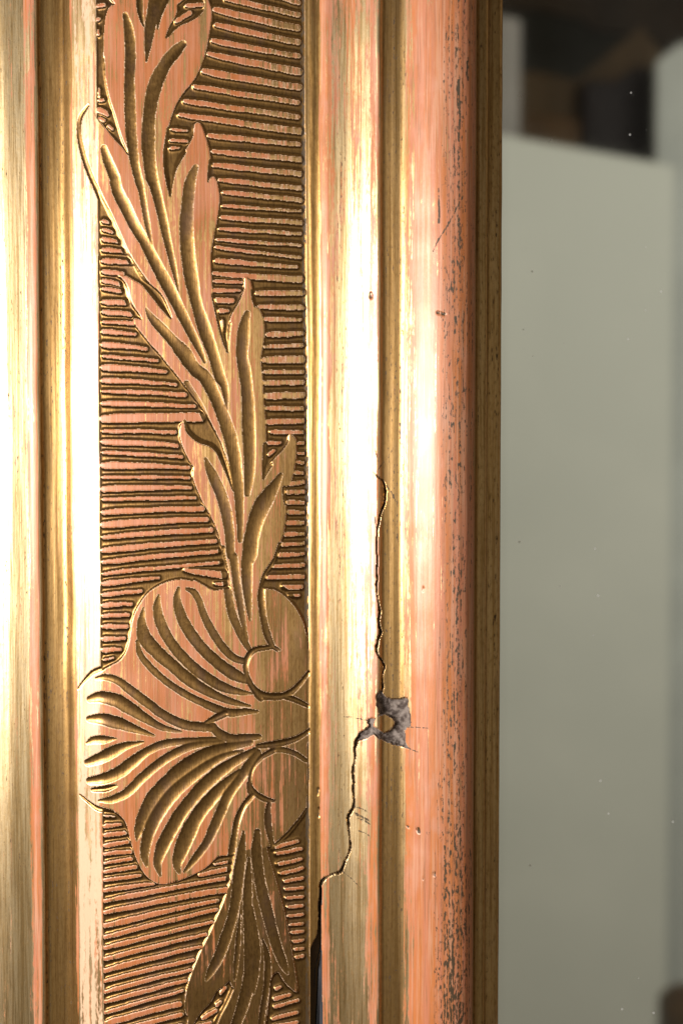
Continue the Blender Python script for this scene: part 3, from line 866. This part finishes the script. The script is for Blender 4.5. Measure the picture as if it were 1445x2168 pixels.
for spec in ('Y 350,975,2.2 400,1000,2.6 445,1020,2', 'Y 370,1010,2 410,1020,2.5 445,1040,2', 'Y 355,990,1.6 430,1010,2', 'Y 760,1050,3.5 768,1075,3', 'Y 520,880,1 560,905,1.4 555,925,1',
             'T 1020,560,2.5 1018,700,3 1030,800,2.5 1020,960,1', 'T 1075,440,2 1080,560,1.6', 'T 890,1260,1.6 895,1400,2.5 895,1490,2.5', 'T 1058,1302,1 940,1520,1.6 880,1620,.8'):
    q.cut(scuff, face(spec), 1.0, 3.0)
dirt_q = np.maximum(dirt_q, np.clip(scuff, 0, 1) * 0.8)
for (x, y, r_) in ((942, 878, 0), (940, 1678, 5), (958, 1690, 6), (968, 1688, 4), (934, 1708, 4), (916, 1832, 4), (962, 1845, 6), (916, 1940, 5), (915, 1996, 4), (918, 2004, 5), (918, 2028, 4), (971, 1648, 4), (878, 1732, 3), (902, 1742, 4)):
    c_ = unproj([(x, y)])[0]
    rr = np.hypot(q.UU - c_[0], q.VV - c_[1])
    dirt_q = np.where(rr < r_, np.maximum(dirt_q, 0.5), dirt_q)
    dirt_q = np.where((rr < r_) & (rr < r_ - 2), 0.12, dirt_q)
w = w - np.clip(crk / 2, 0, 1)
v, n, f = grid_arrays(q, Hq)
mt_q = np.interp(xp, [655, 676, 680, 803, 808, 850, 858, 1003], [1.0, 1.0, 0.1, 0.0, 0.8, 0.7, 0.1, 0.1])
nr = (m_hole | m_gap | (crk > 2.0)).astype(float)
for _ in range(3):
    nr = blur3(nr)
rub_q = np.where(m_hole | m_gap | (crk > 1.0), 0, np.clip(nr * 2.2, 0, 1) * 0.7)
cut_q = np.interp(xp, [655, 674, 680, 804, 810, 846, 856], [0.45, 0.3, 0, 0, 0.45, 0.35, 0])
at = {'wear': w.ravel(), 'dirt': dirt_q.ravel(), 'matte': mt_q.ravel(), 'rub_shine': rub_q.ravel(), 'cut': cut_q.ravel()}
xpc = xp[:-1, :-1]
mh, mg = m_hole[:-1, :-1], m_gap[:-1, :-1]
mg &= (d_g[:-1, :-1] > 0.2)


def part2(name, sel, parent, label=None, mat=M_GILT):
    o = sheet(name, v, n, f[sel], at, mat, parent)
    if label:
        o['label'] = label
    return o


solid = ~mh & ~mg
part2('rim_bead', solid & (xpc < 676), frame, 'narrow grainy gold rim along the carved band')
hollow = part2('cavetto_moulding', solid & (xpc >= 676) & (xpc < 805), frame, 'bright rising moulding with a long crack')
part2('quirk', solid & (xpc >= 805) & (xpc < 853), frame, 'dark gold sunken groove')
torus = part2('torus_moulding', solid & (xpc >= 853), frame, 'thick rounded pink moulding with dark specks')
part2('chipped_patch', mh, hollow, 'grey brown gesso bared where the gilding broke off', M_FILL)
part2('split_wood', mg, hollow, 'black and grey wood bared in the open split', M_WOODGREY)

# --- sight edge: two sunken steps toward the mirror ------------------------------


def ribbon(name, pts, parent, wear_v, dirt_v, label=None, dv=12.0, seed=80, du=1.5):
    """swept section: pts (photo x at mid height, height)."""
    P = np.array(pts, float)
    u = (P[:, 0] - W_IMG / 2) * (1 - P[:, 1] * S / D)
    sec = []
    for i in range(len(P) - 1):
        m = max(1, int(math.hypot(u[i + 1] - u[i], P[i + 1, 1] - P[i, 1]) / (du * 2)))
        t = np.linspace(0, 1, m, endpoint=False)
        sec += [(u[i] * (1 - k) + u[i + 1] * k, P[i, 1] * (1 - k) + P[i + 1, 1] * k) for k in t]
    sec.append((u[-1], P[-1, 1]))
    sec = np.array(sec)
    vv = np.arange(V0, V1 + 1, dv)
    uu, vg = np.meshgrid(sec[:, 0], vv)
    hh = np.tile(sec[:, 1], (len(vv), 1)) + vnoise(uu, vg, 12, 150, seed) * 0.8
    uu = uu + vnoise(uu * 0, vg, 10, 70, seed + 1) * 0.7
    ve = to_local(uu, vg, hh).reshape(-1, 3)
    tu = np.gradient(uu, axis=1); th = np.gradient(hh, axis=1)
    nn = np.stack([-th, -tu, np.zeros_like(tu)], -1)
    nn /= np.linalg.norm(nn, axis=-1, keepdims=True)
    nv, nu = uu.shape
    idx = np.arange(nv * nu).reshape(nv, nu)
    ff = np.stack([idx[:-1, :-1], idx[1:, :-1], idx[1:, 1:], idx[:-1, 1:]], -1).reshape(-1, 4)
    o = sheet(name, ve, nn.reshape(-1, 3), ff, {'wear': np.full(nv * nu, wear_v), 'dirt': np.full(nv * nu, dirt_v), 'matte': np.full(nv * nu, 0.6), 'cut': np.full(nv * nu, 0.3)}, M_GILT, parent)
    if label:
        o['label'] = label
    return o


ribbon('torus_side', [(1003, 40), (1004, 10), (1005, -30)], frame, 0.2, 0.2)
ribbon('sight_edge', [(1004, -24), (1010, -22), (1022, -22.5), (1026.5, -23.5), (1028.5, -26), (1029.5, -38)], frame, -0.1, 0.12, 'dark upper step of the sight edge', seed=82)
ribbon('sight_edge', [(1028, -36), (1034, -35), (1050, -35.5), (1056, -37), (1058, -41), (1058.6, -60)], frame, -0.05, 0.14, 'dark inner step of the sight edge against the mirror', seed=86)


def box(name, lo, hi, mat, parent=None, bevel=0.0):
    x0, y0, z0 = lo
    x1, y1, z1 = hi
    vs = [(x, y, z) for x in (x0, x1) for y in (y0, y1) for z in (z0, z1)]
    fs = [(0, 1, 3, 2), (4, 6, 7, 5), (0, 4, 5, 1), (2, 3, 7, 6), (0, 2, 6, 4), (1, 5, 7, 3)]
    me = bpy.data.meshes.new(name)
    me.from_pydata(vs, [], fs)
    me.update()
    o = mesh_obj(name, me, mat, parent)
    if bevel:
        b = o.modifiers.new('bevel', 'BEVEL')
        b.width = bevel
        b.segments = 3
    return o


# wooden body behind the gilded face, rebated for the mirror
cm = bpy.data.meshes.new('wooden_core')
sec = [(U(-420), -160), (U(-395), -75), (U(-60), -62), (U(86), -30), (U(98), -28), (U(160), -10), (U(640), 8), (U(850), 30), (U(990), 40), (U(1001), 20), (U(1001), -40), (U(1027), -42), (U(1027), -58), (U(1056), -60), (U(1056), -62), (U(1000), -64), (U(1000), -160)]
vs = [tuple(to_local(np.array(a), np.array(z), np.array(b))) for z in (V0, V1) for a, b in sec]
n_ = len(sec)
fs = [(i, (i + 1) % n_, n_ + (i + 1) % n_, n_ + i) for i in range(n_)] + [tuple(range(n_)), tuple(range(2 * n_ - 1, n_ - 1, -1))]
cm.from_pydata([tuple(map(float, p)) for p in vs], [], fs)
cm.update()
mesh_obj('wooden_core', cm, M_CORE, frame)

# ------------------------------------------------------------------ mirror


def mirror_material():
    m, nt, bs = new_mat('old_mirror')
    N = NT(nt)
    co = N.n('ShaderNodeTexCoord').outputs['Object']
    bs.inputs['Base Color'].default_value = (0.74, 0.75, 0.70, 1)
    bs.inputs['Metallic'].default_value = 1.0
    bs.inputs['Roughness'].default_value = 0.02
    dust = N.n('ShaderNodeBsdfDiffuse')
    dust.inputs['Color'].default_value = (0.62, 0.62, 0.60, 1)
    # specks of dust: sparse cells
    fac = None
    for sc, thr, keep, off in ((34, 0.075, 0.86, 0.0), (80, 0.04, 0.60, 5.0), (14, 0.11, 0.95, 2.0)):
        mp = N.n('ShaderNodeMapping')
        mp.inputs['Scale'].default_value = (1 / (sc * S),) * 3
        mp.inputs['Location'].default_value = (off, off, off)
        N.l(co, mp.inputs['Vector'])
        vo = N.n('ShaderNodeTexVoronoi', voronoi_dimensions='3D')
        vo.inputs['Scale'].default_value = 1.0
        N.l(mp.outputs[0], vo.inputs['Vector'])
        sep = N.n('ShaderNodeSeparateColor')
        N.l(vo.outputs['Color'], sep.inputs[0])
        k = N.math('MULTIPLY', N.math('LESS_THAN', vo.outputs['Distance'], thr), N.math('GREATER_THAN', sep.outputs[0], keep))
        k = N.math('MULTIPLY', k, N.math('MULTIPLY', N.math('POWER', sep.outputs[1], 3.0), 0.8))
        fac = k if fac is None else N.math('MAXIMUM', fac, k)
    # film of dust, thicker along the frame
    edge = N.n('ShaderNodeAttribute', attribute_name='edge_dust').outputs['Fac']
    film = N.math('ADD', N.math('MULTIPLY', edge, 0.10), N.math('MULTIPLY', N.noise(co, 300, 300, 500, 4, 0.6), 0.025))
    fac = N.math('MAXIMUM', fac, film)
    mx = N.n('ShaderNodeMixShader')
    N.l(fac, mx.inputs[0])
    N.l(bs.outputs[0], mx.inputs[1])
    N.l(dust.outputs[0], mx.inputs[2])
    out = nt.nodes['Material Output']
    N.l(mx.outputs[0], out.inputs['Surface'])
    return m


M_MIRROR = mirror_material()
MH = -62.5
us = np.concatenate([np.linspace(U(1001) + 1, U(1056) + 60, 60), np.linspace(U(1056) + 80, 2600, 20)])
vsu = np.linspace(V0, V1, 12)
uu, vg = np.meshgrid(us, vsu)
top_v = to_local(uu, vg, np.full_like(uu, MH)).reshape(-1, 3)
nu_, nv_ = len(us), len(vsu)
idx = np.arange(nu_ * nv_).reshape(nv_, nu_)
ff = np.stack([idx[:-1, :-1], idx[1:, :-1], idx[1:, 1:], idx[:-1, 1:]], -1).reshape(-1, 4).tolist()
bv = to_local(np.array([us[0], us[-1], us[-1], us[0]]), np.array([V0, V0, V1, V1]), np.full(4, MH - 40))
b0 = nu_ * nv_
ff += [(b0, b0 + 1, b0 + 2, b0 + 3)]
ff += [tuple(idx[0, :]) + (b0 + 1, b0), tuple(idx[-1, ::-1]) + (b0 + 3, b0 + 2), tuple(idx[::-1, 0]) + (b0, b0 + 3), tuple(idx[:, -1]) + (b0 + 2, b0 + 1)]
me = bpy.data.meshes.new('mirror_glass')
me.from_pydata(np.concatenate([top_v, bv]).tolist(), [], [tuple(int(i) for i in f_) for f_ in ff])
me.update()
e_u = float((1058.6 - W_IMG / 2) * (1 + 60 * S / D))
ed = np.exp(-np.clip(uu - e_u, 0, None) / 14.0).ravel()
at_ = me.attributes.new('edge_dust', 'FLOAT', 'POINT')
at_.data.foreach_set('value', np.concatenate([ed, np.zeros(4)]).astype(np.float32))
mirror = mesh_obj('mirror_glass', me, M_MIRROR)
mirror.location = FRAME_LOC
mirror['label'] = 'dusty mirror glass right of the gilt frame reflecting a pale room'
mirror['category'] = 'mirror'

# ------------------------------------------------------------------ what the mirror shows
MY = 62.5 * S          # world y of the mirror face


def refl(x, y, dist):
    """photo point in the mirror -> point of the room at world y = -dist."""
    a = (x - W_IMG / 2) * S / D
    b = (H_IMG / 2 - y) * S / D
    dy = math.cos(TH) + b * math.sin(TH)
    dz = -math.sin(TH) + b * math.cos(TH)
    t = (MY - CY + dist + MY) / dy
    return a * t, ZC + CZ + dz * t


def slab(name, pts, dist, thick, mat, label, cat, ground=True):
    """upright board: outline measured in the mirror, running down to the floor; thickness away from the mirror."""
    P = [refl(x, y, dist) for x, y in pts]
    if ground:
        P = P + [(P[-1][0], 0.0), (P[0][0], 0.0)]
    n = len(P)
    vs = [(x, -dist, z) for x, z in P] + [(x, -dist - thick, z) for x, z in P]
    fs = [tuple(range(n)), tuple(range(2 * n - 1, n - 1, -1))] + [(i, n + i, n + (i + 1) % n, (i + 1) % n) for i in range(n)]
    me = bpy.data.meshes.new(name)
    me.from_pydata(vs, [], fs)
    me.update()
    o = mesh_obj(name, me, mat)
    b = o.modifiers.new('bevel', 'BEVEL')
    b.width = min(0.004, thick * 0.2)
    b.segments = 2
    o['label'] = label
    o['category'] = cat
    return o


big = 1 / S
M_BOARD = simple('pale_grey_paint', (0.62, 0.63, 0.575), 0.75, sizes=(4000, 4000, 4000), col2=(0.56, 0.575, 0.525))
M_BOARD2 = simple('cool_grey_paint', (0.57, 0.595, 0.565), 0.7, sizes=(4000, 4000, 4000))
M_POST = simple('off_white_paint', (0.34, 0.32, 0.30), 0.7, sizes=(3000, 3000, 3000))
M_WARM = simple('brown_wood', (0.065, 0.031, 0.007), 0.6, sizes=(300, 300, 3000))
M_PALEW = simple('dull_wood', (0.066, 0.039, 0.015), 0.65, sizes=(300, 300, 3000))
M_DARK = simple('dark_maroon_paint', (0.009, 0.0045, 0.004), 0.6, sizes=(2000, 2000, 2000))
M_BEAM = simple('dark_brown_stain', (0.022, 0.013, 0.006), 0.7, sizes=(900, 900, 900))
M_WALL = simple('grey_blue_wall', (0.075, 0.08, 0.082), 0.85, sizes=(4000, 4000, 4000))
M_FLOOR = simple('brown_floor', (0.12, 0.085, 0.055), 0.6, sizes=(2000, 2000, 2000))

slab('pale_board', [(-2500, 262), (1000, 274), (1100, 292), (1428, 351)], 3.0, 0.02, M_BOARD, 'large pale grey board filling most of the mirror reflection', 'board')
slab('grey_board', [(1424, 345), (1700, 392), (4200, 420)], 3.04, 0.02, M_BOARD2, 'cool grey board at the right edge of the mirror reflection', 'board')
slab('white_post', [(1040, 30), (1102, 40)], 3.15, 0.04, M_POST, 'off white post at the left edge of the mirror reflection', 'post')
slab('wooden_cabinet', [(1098, 236), (1228, 254)], 3.20, 0.10, M_WARM, 'brown wooden cabinet above the pale board in the reflection', 'cabinet')
st = slab('wooden_stand', [(1070, 146), (1150, 154), (1250, 178)], 3.32, 0.05, M_PALEW, 'dull wooden stand behind the brown cabinet in the reflection', 'stand')
slab('dark_cabinet', [(1236, 168), (1300, 172), (1345, 140), (1420, 150)], 3.26, 0.05, M_DARK, 'dark maroon cabinet beside the brown one in the reflection', 'cabinet')
slab('grey_screen', [(1388, 130), (1440, 90), (1640, 90)], 3.12, 0.03, M_BOARD2, 'cool grey screen at the upper right of the reflection', 'screen')
# plank leaning across
pl0, pl1 = refl(1225, 222, 3.40), refl(1385, 92, 3.40)
dx, dz = pl1[0] - pl0[0], pl1[1] - pl0[1]
L = math.hypot(dx, dz)
nx, nz = -dz / L * 0.030, dx / L * 0.030
ex0 = (pl0[0] - dx / dz * pl0[1], 0.0)
P = [(ex0[0] - nx, 0.0), (ex0[0] + nx, 0.0), (pl1[0] + nx, pl1[1] + nz), (pl1[0] - nx, pl1[1] - nz)]
me = bpy.data.meshes.new('leaning_plank')
me.from_pydata([(x, -3.40, z) for x, z in P] + [(x, -3.43, z) for x, z in P], [], [(0, 1, 2, 3), (7, 6, 5, 4), (0, 4, 5, 1), (1, 5, 6, 2), (2, 6, 7, 3), (3, 7, 4, 0)])
me.update()
o = mesh_obj('leaning_plank', me, M_PALEW)
o['label'] = 'dull wooden plank leaning diagonally in the top of the reflection'
o['category'] = 'plank'
# dark hanging cloth along the top
P = [refl(x, y, 3.5) for x, y in [(900, 20), (1080, 18), (1150, 22), (1195, 34), (1235, 40), (1250, 62), (1320, 72), (1385, 74), (1405, 100), (1420, 118), (1480, 90), (1800, 60), (1800, -500), (900, -500)]]
n = len(P)
me = bpy.data.meshes.new('dark_hanging')
me.from_pydata([(x, -3.5, z) for x, z in P] + [(x, -3.54, z) for x, z in P], [], [tuple(range(n)), tuple(range(2 * n - 1, n - 1, -1))] + [(i, n + i, n + (i + 1) % n, (i + 1) % n) for i in range(n)])
me.update()
o = mesh_obj('dark_hanging', me, M_BEAM)
o['label'] = 'dark brown hanging along the top of the mirror reflection'
o['category'] = 'hanging'
slab('brown_box', [(1432, 2200), (1446, 2184), (1470, 2172), (1560, 2166)], 2.6, 0.2, M_WARM, 'dark brown box in the bottom right corner of the reflection', 'box')
wl = box('room_wall', (-3, -4.3, 0), (4, -4.2, 3.2), M_WALL)
wl['kind'] = 'structure'
fl = box('floor', (-3, -4.3, -0.05), (4, 0.5, 0.0), M_FLOOR)
fl['kind'] = 'structure'
